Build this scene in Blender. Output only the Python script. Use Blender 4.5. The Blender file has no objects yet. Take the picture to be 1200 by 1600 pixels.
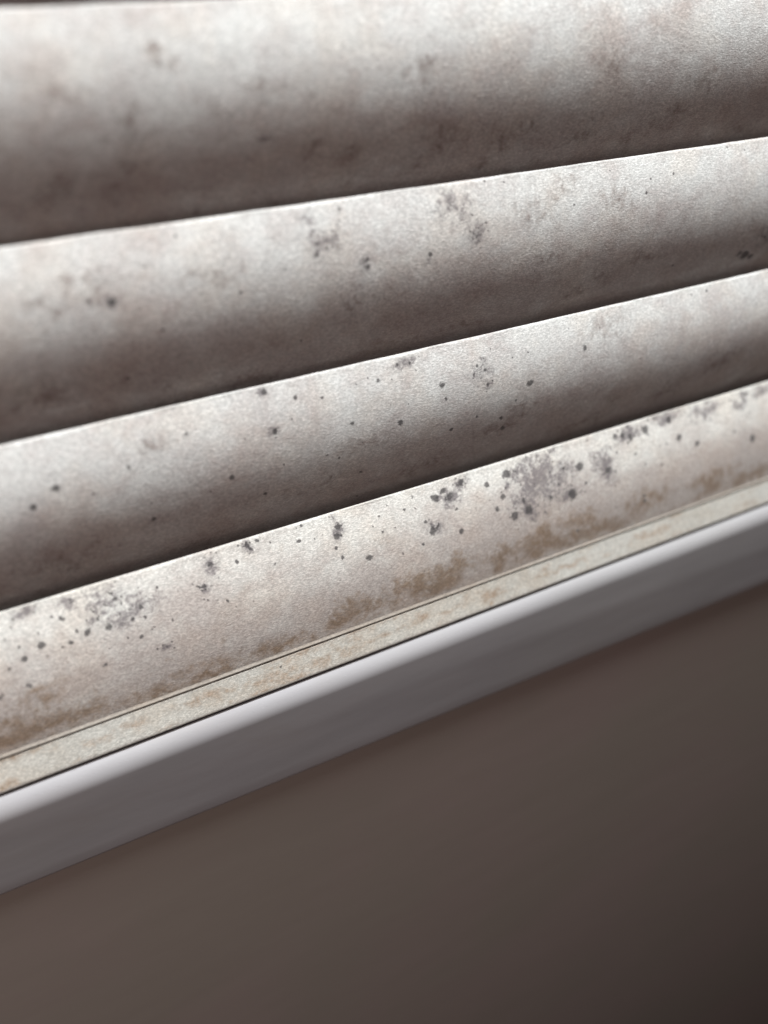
import bpy, math, random
import numpy as np
from mathutils import Matrix, Vector
random.seed(4)
rng = np.random.default_rng(11)
R = math.radians
MM = 0.001
LIFT = 1.20          # metres: height of the camera above the floor level
DIST = 170.0         # mm: camera to the plane of the slat edges
sc = bpy.context.scene

# ------------------------------------------------------------------ camera
cam_d = bpy.data.cameras.new('camera')
cam = bpy.data.objects.new('camera', cam_d)
sc.collection.objects.link(cam)
rot = Matrix(((0.86341041, 0.26687231, -0.42813739),
              (-0.50443334, 0.44264606, -0.74135786),
              (-0.00833456, 0.85606287, 0.51680450)))
M4 = rot.to_4x4(); M4.translation = Vector((0, -DIST*MM, LIFT))
# local camera -Z looks along the view: matrix columns are the camera axes
cam.matrix_world = M4
cam_d.sensor_fit = 'VERTICAL'; cam_d.sensor_height = 36.0; cam_d.lens = 33.75
cam_d.clip_start = 0.01; cam_d.clip_end = 50
cam_d.dof.use_dof = True; cam_d.dof.focus_distance = 0.222; cam_d.dof.aperture_fstop = 6.4
sc.camera = cam

# ------------------------------------------------------------------ light
w = bpy.data.worlds.new('World'); sc.world = w; w.use_nodes = True
bg = w.node_tree.nodes['Background']
bg.inputs[0].default_value = (0.82, 0.58, 0.56, 1); bg.inputs[1].default_value = 0.038

def area(name, target, direction, dist, sx, sy, power, col):
    d = bpy.data.lights.new(name, 'AREA'); d.shape = 'RECTANGLE'; d.size = sx; d.size_y = sy
    d.energy = power; d.color = col
    o = bpy.data.objects.new(name, d); sc.collection.objects.link(o)
    v = Vector(direction).normalized()
    o.location = Vector(target) + v*dist
    o.rotation_euler = v.to_track_quat('Z', 'Y').to_euler()
    return o
ctr = (0.12, 0, LIFT-0.09)
area('window_light', ctr, (-0.05, -math.cos(R(79)), math.sin(R(79))), 1.1, 1.2, 0.20, 43, (0.92, 0.98, 1.0))
area('fill_light', ctr, (-0.70, -0.66, 0.27), 0.62, 0.5, 0.5, 1.15, (1.0, 0.86, 0.82))  # added warm fill from front left, lifts slat undersides, sill and wall

sc.view_settings.view_transform = 'Standard'; sc.view_settings.look = 'None'
sc.view_settings.gamma = 1.0; sc.view_settings.exposure = 0.0
sc.cycles.max_bounces = 6

# ------------------------------------------------------------------ helpers
class G:
    """small node-graph writer"""
    def __init__(s, name):
        s.m = bpy.data.materials.new(name); s.m.use_nodes = True
        s.t = s.m.node_tree; s.b = s.t.nodes['Principled BSDF']
        s.co = s.n('ShaderNodeTexCoord').outputs['Object']
    def n(s, typ, **kw):
        x = s.t.nodes.new(typ)
        for k, v in kw.items(): setattr(x, k, v)
        return x
    def put(s, sock, v):
        if isinstance(v, bpy.types.NodeSocket): s.t.links.new(v, sock)
        elif isinstance(v, tuple) and len(v) == 3 and sock.type == 'RGBA': sock.default_value = (*v, 1)
        else: sock.default_value = v
    def math(s, op, a, b=0.0, c=0.0, clamp=False):
        x = s.n('ShaderNodeMath', operation=op, use_clamp=clamp)
        for i, v in enumerate((a, b, c)): s.put(x.inputs[i], v)
        return x.outputs[0]
    def mapr(s, v, a, b, lo=0.0, hi=1.0):
        x = s.n('ShaderNodeMapRange', interpolation_type='SMOOTHSTEP')
        for i, q in enumerate((v, a, b, lo, hi)): s.put(x.inputs[i], q)
        return x.outputs[0]
    def noise(s, scale, detail=2, rough=.5, vec=None, rot=(0, 0, 0), sca=(1, 1, 1), dist=0.0):
        mp = s.n('ShaderNodeMapping'); s.put(mp.inputs['Vector'], vec or s.co)
        mp.inputs['Rotation'].default_value = rot; mp.inputs['Scale'].default_value = sca
        x = s.n('ShaderNodeTexNoise'); s.put(x.inputs['Vector'], mp.outputs[0])
        x.inputs['Scale'].default_value = scale; x.inputs['Detail'].default_value = detail
        x.inputs['Roughness'].default_value = rough; x.inputs['Distortion'].default_value = dist
        return x.outputs['Fac']
    def attr(s, name):
        return s.n('ShaderNodeAttribute', attribute_name=name).outputs['Fac']
    def mix(s, f, a, b, mode='MIX'):
        x = s.n('ShaderNodeMix', data_type='RGBA', blend_type=mode)
        s.put(x.inputs[0], f); s.put(x.inputs[6], a); s.put(x.inputs[7], b)
        return x.outputs[2]
    def bump(s, h, strength, dist, nrm=None):
        x = s.n('ShaderNodeBump'); s.put(x.inputs['Height'], h)
        x.inputs['Strength'].default_value = strength; x.inputs['Distance'].default_value = dist
        if nrm: s.put(x.inputs['Normal'], nrm)
        return x.outputs[0]

def fbm(nx, ny, cx, cy, seed, octaves=4):
    """value-noise field of size ny x nx with base cells cx x cy, about 0..1"""
    r = np.random.default_rng(seed); out = np.zeros((ny, nx)); amp = 1.0; tot = 0
    for o in range(octaves):
        gx, gy = int(cx*2**o)+3, int(cy*2**o)+3
        g = r.random((gy, gx))
        X = np.linspace(0, cx*2**o, nx); Y = np.linspace(0, cy*2**o, ny)
        xi = X.astype(int); yi = Y.astype(int); fx = X-xi; fy = Y-yi
        fx = fx*fx*(3-2*fx); fy = (fy*fy*(3-2*fy))[:, None]
        a = g[yi][:, xi]; b = g[yi][:, xi+1]; c = g[yi+1][:, xi]; d = g[yi+1][:, xi+1]
        out += amp*((a*(1-fx)+b*fx)*(1-fy)+(c*(1-fx)+d*fx)*fy); tot += amp; amp *= .5
    return out/tot

def sheet(name, mat, pts, xs, parent=None, attrs=None, n_front=None, jitter=0.0, seed=0, shear=None):
    """sweep the closed cross-section pts [(y, z) mm] along the x positions xs (mm)"""
    pts = np.array(pts, float); P = len(pts); N = len(xs)
    V = np.zeros((P, N, 3))
    V[:, :, 0] = np.asarray(xs)[None, :]; V[:, :, 1] = pts[:, 0:1]; V[:, :, 2] = pts[:, 1:2]
    if jitter:
        k = 14
        f = fbm(N, P, (xs[-1]-xs[0])/k, max(1, P/60), seed, 4)-.5
        V[:, :, 1] -= f*jitter; V[:, :, 2] += f*jitter
    if shear is not None: V[:, :, 2] += shear(V)
    V *= MM; V[:, :, 2] += LIFT
    idx = np.arange(P*N).reshape(P, N)
    nx_ = np.roll(idx, -1, axis=0)
    q = np.stack([idx[:, :-1], nx_[:, :-1], nx_[:, 1:], idx[:, 1:]], -1).reshape(-1, 4)
    me = bpy.data.meshes.new(name)
    nf = len(q)
    caps = [list(idx[::-1, 0]), list(idx[:, -1])]
    me.vertices.add(P*N); me.vertices.foreach_set('co', V.reshape(-1))
    me.loops.add(nf*4+2*P)
    li = np.concatenate([q.reshape(-1), caps[0], caps[1]]).astype(np.int32)
    me.loops.foreach_set('vertex_index', li)
    me.polygons.add(nf+2)
    st = np.concatenate([np.arange(nf)*4, [nf*4, nf*4+P]]).astype(np.int32)
    me.polygons.foreach_set('loop_start', st)
    sm = np.ones(nf+2, bool); sm[-2:] = False
    me.polygons.foreach_set('use_smooth', sm)
    me.update(); me.validate()
    if attrs:
        for k, a in attrs.items():
            at = me.attributes.new(k, 'FLOAT', 'POINT')
            full = np.zeros((P, N), np.float32); full[:a.shape[0]] = a
            at.data.foreach_set('value', full.reshape(-1))
    me.materials.append(mat)
    o = bpy.data.objects.new(name, me); sc.collection.objects.link(o)
    if parent: o.parent = parent
    return o

def empty(name, loc):
    o = bpy.data.objects.new(name, None); sc.collection.objects.link(o); o.location = loc
    o.empty_display_size = .05
    return o
def adopt(parent, o):
    o.parent = parent; o.matrix_parent_inverse = Matrix.Translation(parent.location).inverted()

# ------------------------------------------------------------------ materials
def fibre(g, amount):
    """very fine matted-fibre relief: short threads lying in four directions"""
    h = None
    for i, a in enumerate((8, 47, 95, 141)):
        nz = g.noise(2900, 2, .6, rot=(0.4+.3*i, R(a), 0.5*i), sca=(.45, 1, 1.1))
        h = nz if h is None else g.math('MAXIMUM', h, nz)
    return h

def mouldy(name, light=(0.70, 0.675, 0.645), taupe=(0.47, 0.395, 0.37), stain=(0.17, 0.105, 0.080), rough=.62, grain=1.0):
    g = G(name)
    big = g.noise(44, 5, .62, sca=(.7, 1, 1.2))
    mid = g.noise(150, 5, .68, sca=(.75, 1, 1), dist=.6)
    small = g.noise(620, 4, .7)
    fib = fibre(g, 1)
    low = g.attr('across')
    # blotchy taupe soiling, heavier lower down; also carries the lowest slat's fade into shade
    t = g.math('ADD', g.math('MULTIPLY', big, .55), g.math('MULTIPLY', mid, .55))
    t = g.math('ADD', t, g.math('MULTIPLY', small, .22))
    t = g.math('ADD', t, g.math('MULTIPLY', low, .16))
    t = g.mapr(t, .54, .98)
    c = g.mix(t, light, taupe)
    # fine warm-pink / cool-grey tint changes
    tint = g.noise(75, 4, .6, rot=(.3, .9, .2))
    c = g.mix(g.mapr(tint, .42, .66, 0, .55), c, g.mix(1.0, c, (1.0, .94, .89), 'MULTIPLY'))
    # brown stains
    b = g.attr('brown')
    bn = g.math('ADD', b, g.math('MULTIPLY', g.math('SUBTRACT', g.noise(330, 5, .72, dist=.8), .5), 1.5))
    bn = g.math('ADD', bn, g.math('MULTIPLY', g.math('SUBTRACT', small, .5), .7))
    bf = g.math('MULTIPLY', g.mapr(bn, .22, 1.05), g.mapr(b, .02, .5))
    c = g.mix(g.math('MULTIPLY', bf, .70), c, stain)
    # grey mould bloom: speckled
    s = g.attr('smudge')
    sp = g.noise(900, 3, .75, dist=.4)
    sn = g.math('ADD', s, g.math('MULTIPLY', g.math('SUBTRACT', sp, .5), 1.7))
    sn = g.math('ADD', sn, g.math('MULTIPLY', g.math('SUBTRACT', mid, .5), .9))
    sf = g.math('MULTIPLY', g.mapr(sn, .32, .95), g.mapr(s, .04, .5))
    c = g.mix(g.math('MULTIPLY', sf, .80), c, (.15, .125, .13))
    # black spots with ragged rims
    k = g.attr('spot')
    rg = g.noise(1500, 3, .7)
    kn = g.math('ADD', k, g.math('MULTIPLY', g.math('SUBTRACT', rg, .5), 1.15))
    kf = g.math('MULTIPLY', g.mapr(kn, .36, .70), g.mapr(k, .05, .22))
    c = g.mix(g.math('MULTIPLY', kf, .84), c, (.060, .052, .052))
    # scattered pin-prick specks
    pk = g.noise(1900, 1, .5, rot=(.7, .2, .4))
    gate = g.mapr(g.noise(60, 3, .6, rot=(.1, .5, .9)), .48, .62)
    pf = g.math('MULTIPLY', g.mapr(pk, .735, .78), gate)
    c = g.mix(g.math('MULTIPLY', pf, .45), c, (.12, .11, .11))
    # fibre colour
    fm = g.mapr(fib, .48, .76, .66, 1.13)
    x = g.n('ShaderNodeVectorMath', operation='SCALE'); g.put(x.inputs[0], c); g.put(x.inputs['Scale'], fm)
    g.put(g.b.inputs['Base Color'], x.outputs[0])
    g.put(g.b.inputs['Roughness'], rough)
    g.b.inputs['Specular IOR Level'].default_value = .30
    g.b.inputs['Sheen Weight'].default_value = .12
    g.b.inputs['Sheen Roughness'].default_value = .5
    n1 = g.bump(fib, .6*grain, .00018)
    n2 = g.bump(small, .15, .0005, n1)
    g.put(g.b.inputs['Normal'], n2)
    return g.m

def paint(name, col, rough, spec=.45, var=.06, tint=(1, .95, .95), bump=.15, specks=False):
    g = G(name)
    a = g.noise(9, 4, .6); b = g.noise(130, 4, .6, sca=(.15, 1, 1)); d = g.noise(900, 3, .6)
    c = g.mix(g.mapr(a, .35, .65), col, g.mix(1.0, col, tint, 'MULTIPLY'))
    f = g.mapr(b, .3, .7, 1-var, 1+var*.5)
    x = g.n('ShaderNodeVectorMath', operation='SCALE'); g.put(x.inputs[0], c); g.put(x.inputs['Scale'], f)
    col_ = x.outputs[0]
    if specks:
        dst = g.mapr(g.noise(1300, 2, .6), .70, .76)
        gate = g.mapr(g.noise(30, 3, .6), .45, .62)
        col_ = g.mix(g.math('MULTIPLY', g.math('MULTIPLY', dst, gate), .35), col_, (.2, .17, .15))
        smear = g.mapr(g.noise(55, 4, .65, sca=(.4, 1, 1), dist=.7), .5, .75)
        col_ = g.mix(g.math('MULTIPLY', smear, .16), col_, (.33, .28, .25))
    g.put(g.b.inputs['Base Color'], col_)
    g.put(g.b.inputs['Roughness'], g.mapr(g.noise(40, 4, .6, sca=(.3, 1, 1)), .3, .7, rough-.05, rough+.08))
    g.b.inputs['Specular IOR Level'].default_value = spec
    n1 = g.bump(d, bump*.5, .0001)
    g.put(g.b.inputs['Normal'], g.bump(g.noise(70, 3, .5, sca=(.35, 1, 1)), bump, .0006, n1))
    return g.m

MAT_SLAT = mouldy('mouldy_slat')
MAT_SLAT_LOW = mouldy('mouldy_slat_ochre_stained', light=(.67, .635, .59), taupe=(.46, .395, .36), stain=(.20, .110, .045))
MAT_RAIL = mouldy('mouldy_rail', light=(.69, .655, .595), taupe=(.56, .49, .41), stain=(.36, .20, .10), rough=.5, grain=.45)
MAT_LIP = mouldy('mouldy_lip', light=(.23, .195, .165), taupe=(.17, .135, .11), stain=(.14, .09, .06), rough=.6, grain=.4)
MAT_SILL = paint('white_sill_paint', (.375, .355, .355), .6, spec=.18, specks=True, tint=(.98, .975, 1.0))
MAT_WALL = paint('dim_wall_paint', (.39, .315, .285), .65, spec=.15, var=.02, tint=(.95, 1.0, .96), bump=.12)
MAT_GAP_SHADE = paint('gap_shade_dark', (.035, .035, .035), .6)  # near-black colour for the shade in the gap under the rail

# ------------------------------------------------------------------ marks measured on the slats
# spots (x mm, distance down the slat mm, radius mm); blooms and stains (x, down, radius x, radius down)
MARKS = {
    (4, 'm'): [(37.1, 7.3, 0.7), (34.8, 9.3, 0.56), (37.3, 9.8, 0.56), (29.7, 9.5, 0.98), (25.4, 9.1, 0.84), (23.4, 7.9, 0.56), (21.6, 10.1, 0.56), (19.9, 10.4, 0.42), (16.2, 8.6, 0.97), (12.4, 10.2, 0.83), (11.8, 16.1, 0.84), (27.2, 17.3, 0.71), (35.7, 13.7, 0.57), (38.2, 12.9, 0.42), (33.2, 5.2, 0.56), (31.7, 2.5, 0.69), (32.2, 3.9, 0.56), (33.7, 3.8, 0.42), (41.2, 4.1, 0.42), (43, 12.3, 0.43), (59.6, 4.2, 0.57), (51.4, 10.5, 0.29), (55.6, 12, 0.43), (61.6, 14.1, 0.29), (91.5, 12.8, 1.06), (84.6, 10.7, 0.6), (83.5, 7.9, 0.45), (6, 16.8, 0.7), (21.1, 4.3, 0.69), (21.2, 4.7, 0.69), (16.7, 11.2, 0.28), (84.9, 3.1, 1.04), (84.4, 5.1, 0.89), (83.5, 8.1, 0.45), (74.9, 3.8, 0.58), (78.8, 4.4, 0.29), (76.3, 0.6, 0.44), (83.2, 16.1, 0.3), (105.8, 1.6, 0.62), (102.9, 4, 0.61), (105.7, 4.5, 0.31), (111.7, 3.7, 0.94), (115.7, 4.3, 1.42), (119.5, 1.9, 1.27), (114.3, 2.3, 0.78), (117.7, 14, 0.8), (109.7, 11.2, 1.25), (107.9, 8.7, 0.62), (111.1, 10.6, 0.63), (129, 11.3, 0.98), (131.2, 8.7, 0.98), (126.8, 4.3, 0.97), (133.3, 3, 1.31), (134.3, 14.4, 1.33), (138.8, 14.1, 1.34), (146.2, 13.1, 1.02), (153.3, 13.8, 1.55), (156.7, 6.8, 1.38), (165.8, 10.5, 1.42), (174.9, 3.3, 1.26), (180.1, 2.8, 1.46), (172.1, 2.3, 0.89), (169.5, 1.9, 0.89), (192.4, 7.9, 1.13), (187.5, 8.2, 0.56), (198.8, 11.1, 0.96), (221.2, 15, 1.22), (214, 11.4, 0.6), (185.1, 13.9, 0.56), (178.5, 21.5, 0.74), (178.7, 23.1, 0.74), (100.6, 14.6, 0.46), (117.4, 7.9, 0.48), (98.6, 1.9, 0.46), (106.6, 13.9, 0.47), (99.5, 7.5, 0.31), (189.3, 2, 1.12), (157.8, 12, 0.7), (62.6, 1.3, 0.72), (63.6, 2.3, 0.57), (65.1, 0.8, 0.57), (53.5, 2.8, 0.71), (51.4, 7, 0.57), (9.2, 11.3, 0.42), (12, 7.4, 0.41), (16.1, 6.1, 0.41)],
    (4, 'g'): [(29.5, 3.2, 3.6, 4.71), (13.8, 0.8, 2.47, 1.37), (26.6, 6.8, 1.39, 1.25), (23.1, 1.8, 1.65, 1.38), (53.5, 2.8, 1.42, 1.84), (51.4, 7, 1.28, 1.28), (63, 1.7, 1.58, 1.29), (142.6, 6.3, 7.02, 7.69), (149.7, 7.6, 4.42, 4.08), (137.6, 11.8, 3.66, 4.33), (134.8, 4.2, 2.62, 2.3), (165, 8, 3.17, 3.88), (165.6, 11.7, 2.48, 2.13), (202.8, 2.5, 5.39, 2.31), (216.9, 2.9, 3.19, 2.99), (175, 3, 5.4, 1.8), (115.7, 4.3, 2.83, 2.2), (119.5, 1.9, 2.22, 1.58), (40.7, 17.9, 1.29, 0.72), (152.2, 13.2, 4.48, 2.07), (188.2, 1.6, 4.83, 1.49), (226.6, 1.4, 3.26, 1.63), (84.6, 4.2, 1.48, 2.37), (34.3, 7.3, 5.59, 2.79), (110.3, 10.9, 2.51, 1.57)],
    (4, 'b'): [(83.8, 23.7, 3.98, 2.76), (89.9, 25.1, 4.65, 2.17), (49.2, 28.6, 8.15, 1.48), (37.2, 28.8, 7.34, 2.06), (20.5, 27.6, 6.37, 2.9), (6.6, 25.1, 4.87, 2.58), (143.4, 23.9, 10.3, 3.43), (130.9, 24.3, 5.02, 2.68), (155.3, 23, 5.98, 3.87), (179.6, 22.8, 7.44, 3.35), (204.8, 24.3, 7.9, 3.16), (224.1, 26.7, 8.29, 2.49), (113, 23.1, 9.66, 3.54), (101.6, 24.7, 7.91, 3.16), (72.2, 3.7, 4.36, 2.91), (108.6, 1.4, 6.19, 2.17), (151.2, 5, 6.82, 2.73), (177.7, 7.2, 7.27, 3.63), (96.4, 7.6, 7.6, 3.04), (13.2, 18.1, 5.63, 2.82), (66.7, 28.1, 9.07, 1.51)],
    (3, 'm'): [(25.3, 10, 1.02), (20.6, 12.9, 0.9), (32, 13.1, 0.39), (39.4, 9.5, 0.52), (52, 5.8, 0.65), (43.2, 23.2, 0.67), (60.2, 17.9, 0.81), (55.7, 20, 0.41), (68.1, 25.1, 0.7), (70.6, 9.7, 0.81), (63.9, 9.7, 0.27), (74.9, 8, 0.27), (89.3, 12.4, 0.7), (69.7, 1, 0.8), (76.5, 3.7, 0.54), (82.4, 5.1, 0.55), (82.8, 18.6, 0.42), (85.9, 20.5, 0.43), (72.3, 18.1, 0.41), (92.2, 26.8, 0.74), (93.5, 37.2, 0.46), (96.3, 4.3, 0.56), (112.5, 8.7, 0.88), (113.6, 12.5, 0.74), (101.3, 15.5, 0.87), (103.5, 11.4, 0.29), (115.9, 21.3, 0.61), (130.3, 21.8, 0.63), (134.1, 17.6, 0.47), (137.9, 14, 0.95), (154.6, 8.4, 0.82), (137.1, 6, 0.31), (125.3, 11.4, 0.61), (122.9, 19.4, 0.46), (124.6, 7.8, 0.6), (122.3, 6.4, 0.45), (121.3, 8.2, 0.45), (123.4, 9.4, 0.45), (132.2, 25.4, 0.96), (106.1, 4.1, 0.29), (119.8, 3.1, 0.3), (104.7, 2.2, 0.43), (101.5, 1.8, 0.43), (71.7, 9.1, 0.41), (173.6, 15.2, 0.35)],
    (3, 'g'): [(123.1, 7.5, 3.01, 2.41), (125.3, 11.4, 1.52, 1.22), (70.6, 9.7, 1.62, 1.22), (69.7, 1, 1.34, 1.07), (103, 2.2, 4.86, 1.14), (104.7, 1.9, 2.87, 0.86)],
    (3, 'b'): [(132.2, 25.4, 3.19, 1.91), (127, 25.3, 4.72, 2.2), (164.1, 33, 7.01, 2.46), (168.8, 27, 3.49, 2.1), (188.3, 29.2, 7.37, 2.58), (154.6, 33.7, 6.87, 2.75), (110.4, 32.2, 9.31, 2.79), (81.8, 27.9, 8.69, 2.32), (52.1, 36.8, 8.62, 2.87), (24.3, 29, 8.15, 4.07), (137.6, 21.3, 6.39, 2.24), (222.3, 34.6, 6.08, 2.43), (122.8, 46.5, 8.33, 2.33), (45, 6.9, 5.18, 2.07), (162, 4.5, 8.29, 2.65), (206.7, 22.6, 5.71, 3.81), (18.7, 39.4, 5.66, 2.26), (90.7, 19.1, 7.17, 2.29)],
    (2, 'm'): [(41.4, 11.6, 0.85), (37.5, 10.9, 0.48), (48.4, 6.4, 0.36), (82.3, 9.7, 0.52), (93.7, 13.6, 0.54), (108.6, 13.3, 0.55), (137.5, 21.9, 0.45), (183.8, 28.7, 0.52), (50, 18.5, 0.5), (42.7, 28, 0.51), (79.1, 27.6, 0.4), (82.6, 7.3, 0.52), (80.7, 6, 0.39), (84.6, 8.5, 0.39), (82.3, 4.8, 0.39), (168.6, 8.2, 0.49), (120.4, 11.4, 0.43), (118.7, 10.1, 0.43), (121.3, 12.6, 0.43), (47.1, 5.7, 0.24), (93.7, 12, 0.4), (215.2, 25.6, 0.57), (210.9, 30.8, 1.88), (213.9, 31.8, 1.14), (208.1, 29.6, 0.93)],
    (2, 'g'): [(113.5, 3.9, 5.3, 4.74), (120.4, 11.1, 2.85, 2), (82.7, 7, 3.37, 2.85), (86.3, 6, 3.13, 2.09), (41.4, 11.6, 1.69, 1.09), (108.6, 13.3, 1.25, 1.66), (93.7, 12.7, 1.07, 1.87), (81.2, 2.9, 2.58, 1.55), (214.5, 24.6, 2.25, 3.76)],
    (2, 'b'): [(210.1, 30.6, 3.38, 1.69), (211.6, 30.7, 1.69, 1.13), (153.1, 30.6, 4.19, 1.93), (160.7, 8.4, 5.4, 2.86), (51.1, 32, 1.82, 1.3), (42.7, 28, 2.03, 1.52), (159.4, 27, 4.88, 2.28), (100.8, 35.1, 8.63, 2.01), (70.2, 36.4, 8.17, 2.72), (49.6, 39.9, 8.03, 2.68), (26.1, 27.8, 6.23, 2.99), (37.9, 8.5, 7.21, 2.88), (144, 3.7, 7.57, 2.42), (172.4, 24, 6.69, 2.34), (121, 34.3, 7.51, 1.8), (91.6, 19.1, 5.38, 2.69), (30.8, 10.6, 4.78, 2.39), (61.6, 10.1, 7.48, 2.49), (136.6, 8.2, 8.91, 3.27), (141.3, 18.8, 6.09, 2.13)],
    (1, 'm'): [(65.7, 18.1, 0.49), (74.2, 22.3, 0.75), (83.7, 17.5, 0.51), (120.3, 14.5, 0.42), (172.6, 14.7, 0.32)],
    (1, 'g'): [(74.2, 22.3, 1.75, 1.25)],
    (1, 'b'): [(107.9, 32.5, 3.04, 1.52), (106.2, 29, 2.46, 1.36), (128.2, 28.9, 3.76, 2.31), (132.1, 36.3, 1.79, 0.89), (139.5, 35.2, 1.82, 1.36), (125.1, 33.8, 2.32, 1.31), (150.3, 25.8, 3.06, 1.84), (165.6, 33.9, 3.89, 2.27), (61.7, 35.8, 2.03, 1.01), (52.9, 36.9, 2.01, 1), (78, 37, 3.15, 1.18), (92.3, 32.4, 3.46, 1.6), (48.1, 24.6, 2.39, 1.67), (55.4, 8.4, 2.85, 2.13), (73.8, 14.1, 2.71, 2.22), (48.8, 16.7, 3.06, 2.36), (48.4, 20.3, 3.55, 1.89), (113.7, 25.7, 4.7, 2.76), (65.8, 16.6, 3.64, 1.94), (82.2, 24.9, 3.83, 2.04), (148.6, 30.2, 4.6, 2.15), (152.5, 15.4, 4.56, 2.43), (106.2, 12.5, 5.33, 2.66), (175.7, 27.5, 6.6, 2.64), (200.8, 33.5, 5.37, 2.15), (39, 12.5, 3.93, 2.31), (35.9, 27.8, 4.75, 1.9), (90.6, 27.2, 3.92, 1.83), (45.7, 29.2, 3.62, 1.69), (182.5, 20.7, 6.67, 2.67), (133.1, 26.3, 3.21, 2.04)],
}

def field(k, typ, xs, s):
    """0..1 strength of one kind of mark over the surface grid, with ragged outlines"""
    X = np.asarray(xs)[None, :]; Sg = np.asarray(s)[:, None]
    n = (len(xs), len(s)); sd = (sum(map(ord, str(k)))*7+ord(typ))
    cx = (xs[-1]-xs[0])/3.2; cy = max(1, (s[-1]-s[0])/3.2)
    wx = (fbm(n[0], n[1], cx, cy, sd, 4)-.5)*2; wy = (fbm(n[0], n[1], cx, cy, sd+1, 4)-.5)*2
    out = np.zeros((len(s), len(xs)))
    ext = 2.2 if typ != 'm' else 1.6
    for it in MARKS.get((k, typ), []):
        if len(it) == 3: x, d, rx = it; ry = rx
        else: x, d, rx, ry = it
        ry = min(ry, 9.0); wa = min(rx, ry)*(1.5 if typ == 'b' else 1.2 if typ == 'g' else .5)
        e2 = ext+1.0
        i0, i1 = np.searchsorted(xs, [x-e2*rx, x+e2*rx]); j0, j1 = np.searchsorted(s, [d-e2*ry, d+e2*ry])
        if i1 <= i0 or j1 <= j0: continue
        xx = X[:, i0:i1]+wa*wx[j0:j1, i0:i1]; ss = Sg[j0:j1]+wa*wy[j0:j1, i0:i1]
        r = np.sqrt(((xx-x)/rx)**2+((ss-d)/ry)**2)
        v = np.clip(1-r/ext, 0, 1)
        if typ == 'm':
            q = ((int(abs(x)*37+d*91)) % 10)/10.
            v *= .92+.34*q
        out[j0:j1, i0:i1] = np.maximum(out[j0:j1, i0:i1], v)
    return out

def satellites(k):
    """pin-head spots scattered through and round every mould bloom"""
    r = np.random.default_rng(80+k)
    for x, d, rx, ry in list(MARKS.get((k, 'g'), [])):
        for i in range(int((5+rx*ry*.55)*(1 if k == 4 else .5))):
            a = r.normal(0, 1.0, 2)
            MARKS.setdefault((k, 'm'), []).append((x+a[0]*rx, max(.4, d+a[1]*ry), abs(r.normal(.14, .13 if k == 4 else .06))+.13))
    for i in range({4: 170, 3: 90, 2: 50}.get(k, 16)):
        MARKS.setdefault((k, 'm'), []).append((r.uniform(-10, 300), abs(r.normal(0, 9))+.5, abs(r.normal(0, .13))+.14))

def slat_curve(k):
    zt = -DIST*(.0563+.2062*(k-1))
    s = np.arange(0, 52.0 if k < 4 else 34.0, .40)
    if k < 4:
        La = 38.*math.radians(53.)
        th = 20.-np.degrees(np.minimum(s, La)/38.)+np.clip((s-La)/5., 0, 1)*5.
    else:
        th = np.maximum(26.-np.degrees(s/62.8), -12.)
    th = np.radians(th); tm = (th[1:]+th[:-1])/2
    y = np.concatenate([[0], np.cumsum(-np.sin(tm)*.40)])
    z = zt-np.concatenate([[0], np.cumsum(np.cos(tm)*.40)])
    return s, y, z, th

def extra_marks(k, xs_hi):
    """beyond the measured stretch the mould carries on at random"""
    r = np.random.default_rng(50+k)
    for i in range(26):
        MARKS.setdefault((k, 'm'), []).append((r.uniform(*xs_hi), r.uniform(2, 26), r.uniform(.3, 1.0)))
    for i in range(12):
        MARKS.setdefault((k, 'b'), []).append((r.uniform(*xs_hi), r.uniform(10, 30), r.uniform(3, 9), r.uniform(1.5, 4)))
    for i in range(5):
        MARKS.setdefault((k, 'g'), []).append((r.uniform(*xs_hi), r.uniform(2, 16), r.uniform(2, 6), r.uniform(1.5, 4)))

blind = empty('window_blind', (0.15, 0, LIFT-.1475))
blind['label'] = 'closed blind of broad curved off-white slats speckled with black and brown mould'
blind['category'] = 'window blind'

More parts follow.
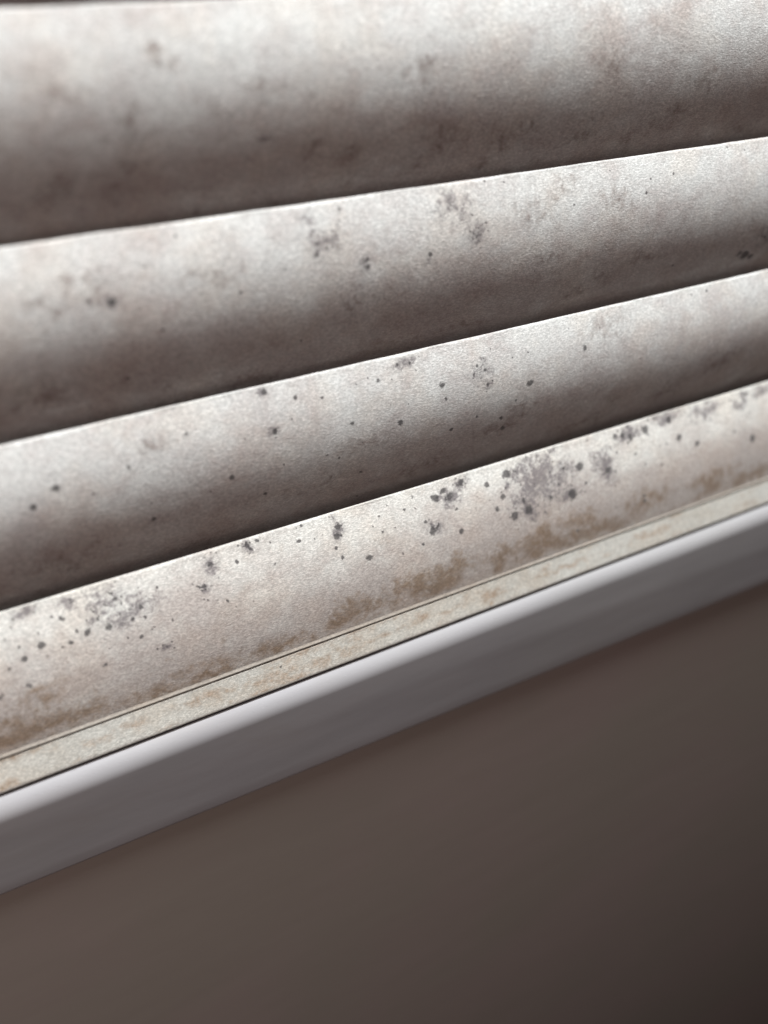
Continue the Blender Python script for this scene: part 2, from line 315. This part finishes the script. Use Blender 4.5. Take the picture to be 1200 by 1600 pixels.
xs = np.concatenate([np.arange(-110, -12, 1.2), np.arange(-12, 300, .42), np.arange(300, 620, 1.2)])
for k in range(0, 5):
    extra_marks(k, (-100, -5)); extra_marks(k, (305, 600))
    if k == 0: extra_marks(k, (-5, 305))
    satellites(k)
    s, y, z, th = slat_curve(k)
    T = 0.8
    ny, nz = np.cos(th)*1.0, -np.sin(th)          # inward normal (y, z)
    back_i = np.arange(len(s)-1, -1, -9)
    back = [(y[i]+ny[i]*T, z[i]+nz[i]*T) for i in back_i]
    # rounded top edge
    c = (y[0]+ny[0]*T/2, z[0]+nz[0]*T/2)
    if abs(back[-1][0]-(y[0]+ny[0]*T)) > 1e-6: back.append((y[0]+ny[0]*T, z[0]+nz[0]*T))
    cap = []
    for q in range(1, 6):
        a = math.pi*q/6
        tx, tz = (-math.sin(th[0])*-1, math.cos(th[0]))   # upward tangent (y, z)
        cap.append((c[0]+math.cos(a)*ny[0]*T/2+math.sin(a)*tx*T/2, c[1]+math.cos(a)*nz[0]*T/2+math.sin(a)*tz*T/2))
    pts = list(zip(y, z))+back+cap
    n = len(s)
    at = dict(spot=field(k, 'm', xs, s), smudge=field(k, 'g', xs, s), brown=field(k, 'b', xs, s))
    low = np.clip((s-8)/22, 0, 1)
    if k == 4:
        band = np.exp(-((s-27.)/3.6)**2)[:, None]*np.clip(fbm(len(xs), n, 38, 4, 77)*2.9-1.05, 0, 1)
        at['brown'] = np.maximum(at['brown'], band)
        low = .15+1.7*np.clip((s-3)/17., 0, 1)  # steeper ramp: fade from bright top to darker middle put into the colour
    mott = np.clip(fbm(len(xs), n, 110, 8, 300+k, 5)*2.6-1.15, 0, 1)*np.clip(.15+s/26, 0, 1)[:, None]
    at['brown'] = np.maximum(at['brown'], mott*.62)
    if k < 4:
        at['brown'] *= .66; at['smudge'] *= .80
    else:
        at['brown'] *= (.40+.60*np.clip((s-13)/9., 0, 1))[:, None]
    if k < 2: at['spot'] *= .55
    at['across'] = np.repeat(low[:, None], len(xs), 1)
    o = sheet('slat', MAT_SLAT if k < 4 else MAT_SLAT_LOW, pts, xs, attrs=at, jitter=.35, seed=20+k)
    if k == 4: o['label'] = 'lowest slat with grey mould blooms and an ochre stain along its lower edge'
    adopt(blind, o)

# ---- bottom rail: small rounded lip, sloping face, turned-under edge
def arc(cx, cz, r, a0, a1, n):
    return [(cx-r*math.cos(R(a0+(a1-a0)*i/n)), cz+r*math.sin(R(a0+(a1-a0)*i/n))) for i in range(n+1)]
def line(p, q, n):
    return [(p[0]+(q[0]-p[0])*i/n, p[1]+(q[1]-p[1])*i/n) for i in range(n+1)]
xr = np.arange(-110, 620, .8)
face = line((-8.05, -143.75), (-9.2, -150.6), 22)
prof = face+arc(-8.6, -151.0, .62, 20, -80, 6)[1:]+[(-5.0, -151.5), (6.0, -151.5), (6.0, -149.2), (-4.6, -149.0), (-6.9, -144.4)]
rs = np.linspace(0, 7.5, len(face))
MARKS[('rail', 'm')] = [(65.5, 2.2, .5), (250, 3.0, .4), (-30, 2, .5)]
MARKS[('rail', 'b')] = [(93.6, 4.2, 2.4, .8), (99, 4.3, 2.6, .8), (103.8, 4.2, 2.0, .9), (88.8, 4.6, 1.6, .7), (112, 4.2, 5, .9),
                        (75, 4.6, 6, 1.2), (128, 4.4, 7, 1), (30, 3.4, 5, 1.4), (48, 3.2, 7, 1.4), (22, 4.3, 3, 1), (150, 4, 10, 1.2), (182, 3.4, 12, 1.5)]
ra = dict(spot=field('rail', 'm', xr, rs), brown=np.maximum(field('rail', 'b', xr, rs), .9*np.clip(fbm(len(xr), len(rs), 90, 2, 9)*2.6-1.05, 0, 1)))
ra['brown'] *= .75
ra['across'] = np.full((len(rs), len(xr)), .15)
rail = sheet('bottom_rail', MAT_RAIL, prof, xr, attrs=ra, jitter=.12, seed=5)
adopt(blind, rail)
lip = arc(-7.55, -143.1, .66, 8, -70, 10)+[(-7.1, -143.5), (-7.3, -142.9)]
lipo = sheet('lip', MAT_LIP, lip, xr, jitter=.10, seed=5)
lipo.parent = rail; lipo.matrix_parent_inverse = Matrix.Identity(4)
gap_strip = [(-8.5, -151.55), (-8.7, -151.75), (-8.7, -152.2), (-8.5, -152.4), (-4, -152.4), (-4, -151.55)]
so = sheet('gap_shade_strip', MAT_GAP_SHADE, gap_strip, xr)  # added dark strip standing in for the shaded gap between rail and sill
so.parent = rail; so.matrix_parent_inverse = Matrix.Identity(4)

# ---- sill with a bullnose front edge
xsill = np.arange(-300, 1200, 4.0)
rb = 8.0; ang = 8.5; zs = -152.45; a0 = 36.0
cyb = -9.0+rb*math.cos(R(a0)); czb = zs-rb*math.sin(R(a0))
b0 = (cyb-rb*math.cos(R(-ang)), czb+rb*math.sin(R(-ang)))
hh = 23.5
b1 = (b0[0]+hh*math.sin(R(ang)), b0[1]-hh*math.cos(R(ang)))
sp = arc(cyb, czb, rb, a0, -ang, 24)+line(b0, b1, 6)[1:]+arc(b1[0]+1.8*math.cos(R(ang)), b1[1]+1.8*math.sin(R(ang)), 1.8, -ang, -90, 8)[1:]+[(8, b1[1]-1.53), (60, b1[1]-1.53), (60, zs), (0, zs)]
sill = sheet('window_sill', MAT_SILL, sp, xsill, jitter=.10, seed=3, shear=lambda V: np.where(V[:, :, 2] < -162, -.020*np.clip(V[:, :, 0], -100, 700), 0))
sill['label'] = 'smooth white painted window sill with rounded front edge below the blind'
sill['category'] = 'window sill'

# ---- wall below the sill, leaning back a little
wy = b1[0]+1.0; wz = b1[1]+.5
wl = line((wy, wz), (wy+math.tan(R(9))*1040, wz-1040), 8)
wp = [(y, z) for y, z in wl]+[(300, wz-1040), (80, wz-60), (80, wz)]
wall = sheet('wall', MAT_WALL, wp, np.arange(-900, 3000, 60.0))
for p in wall.data.polygons: p.use_smooth = False
wall['kind'] = 'structure'
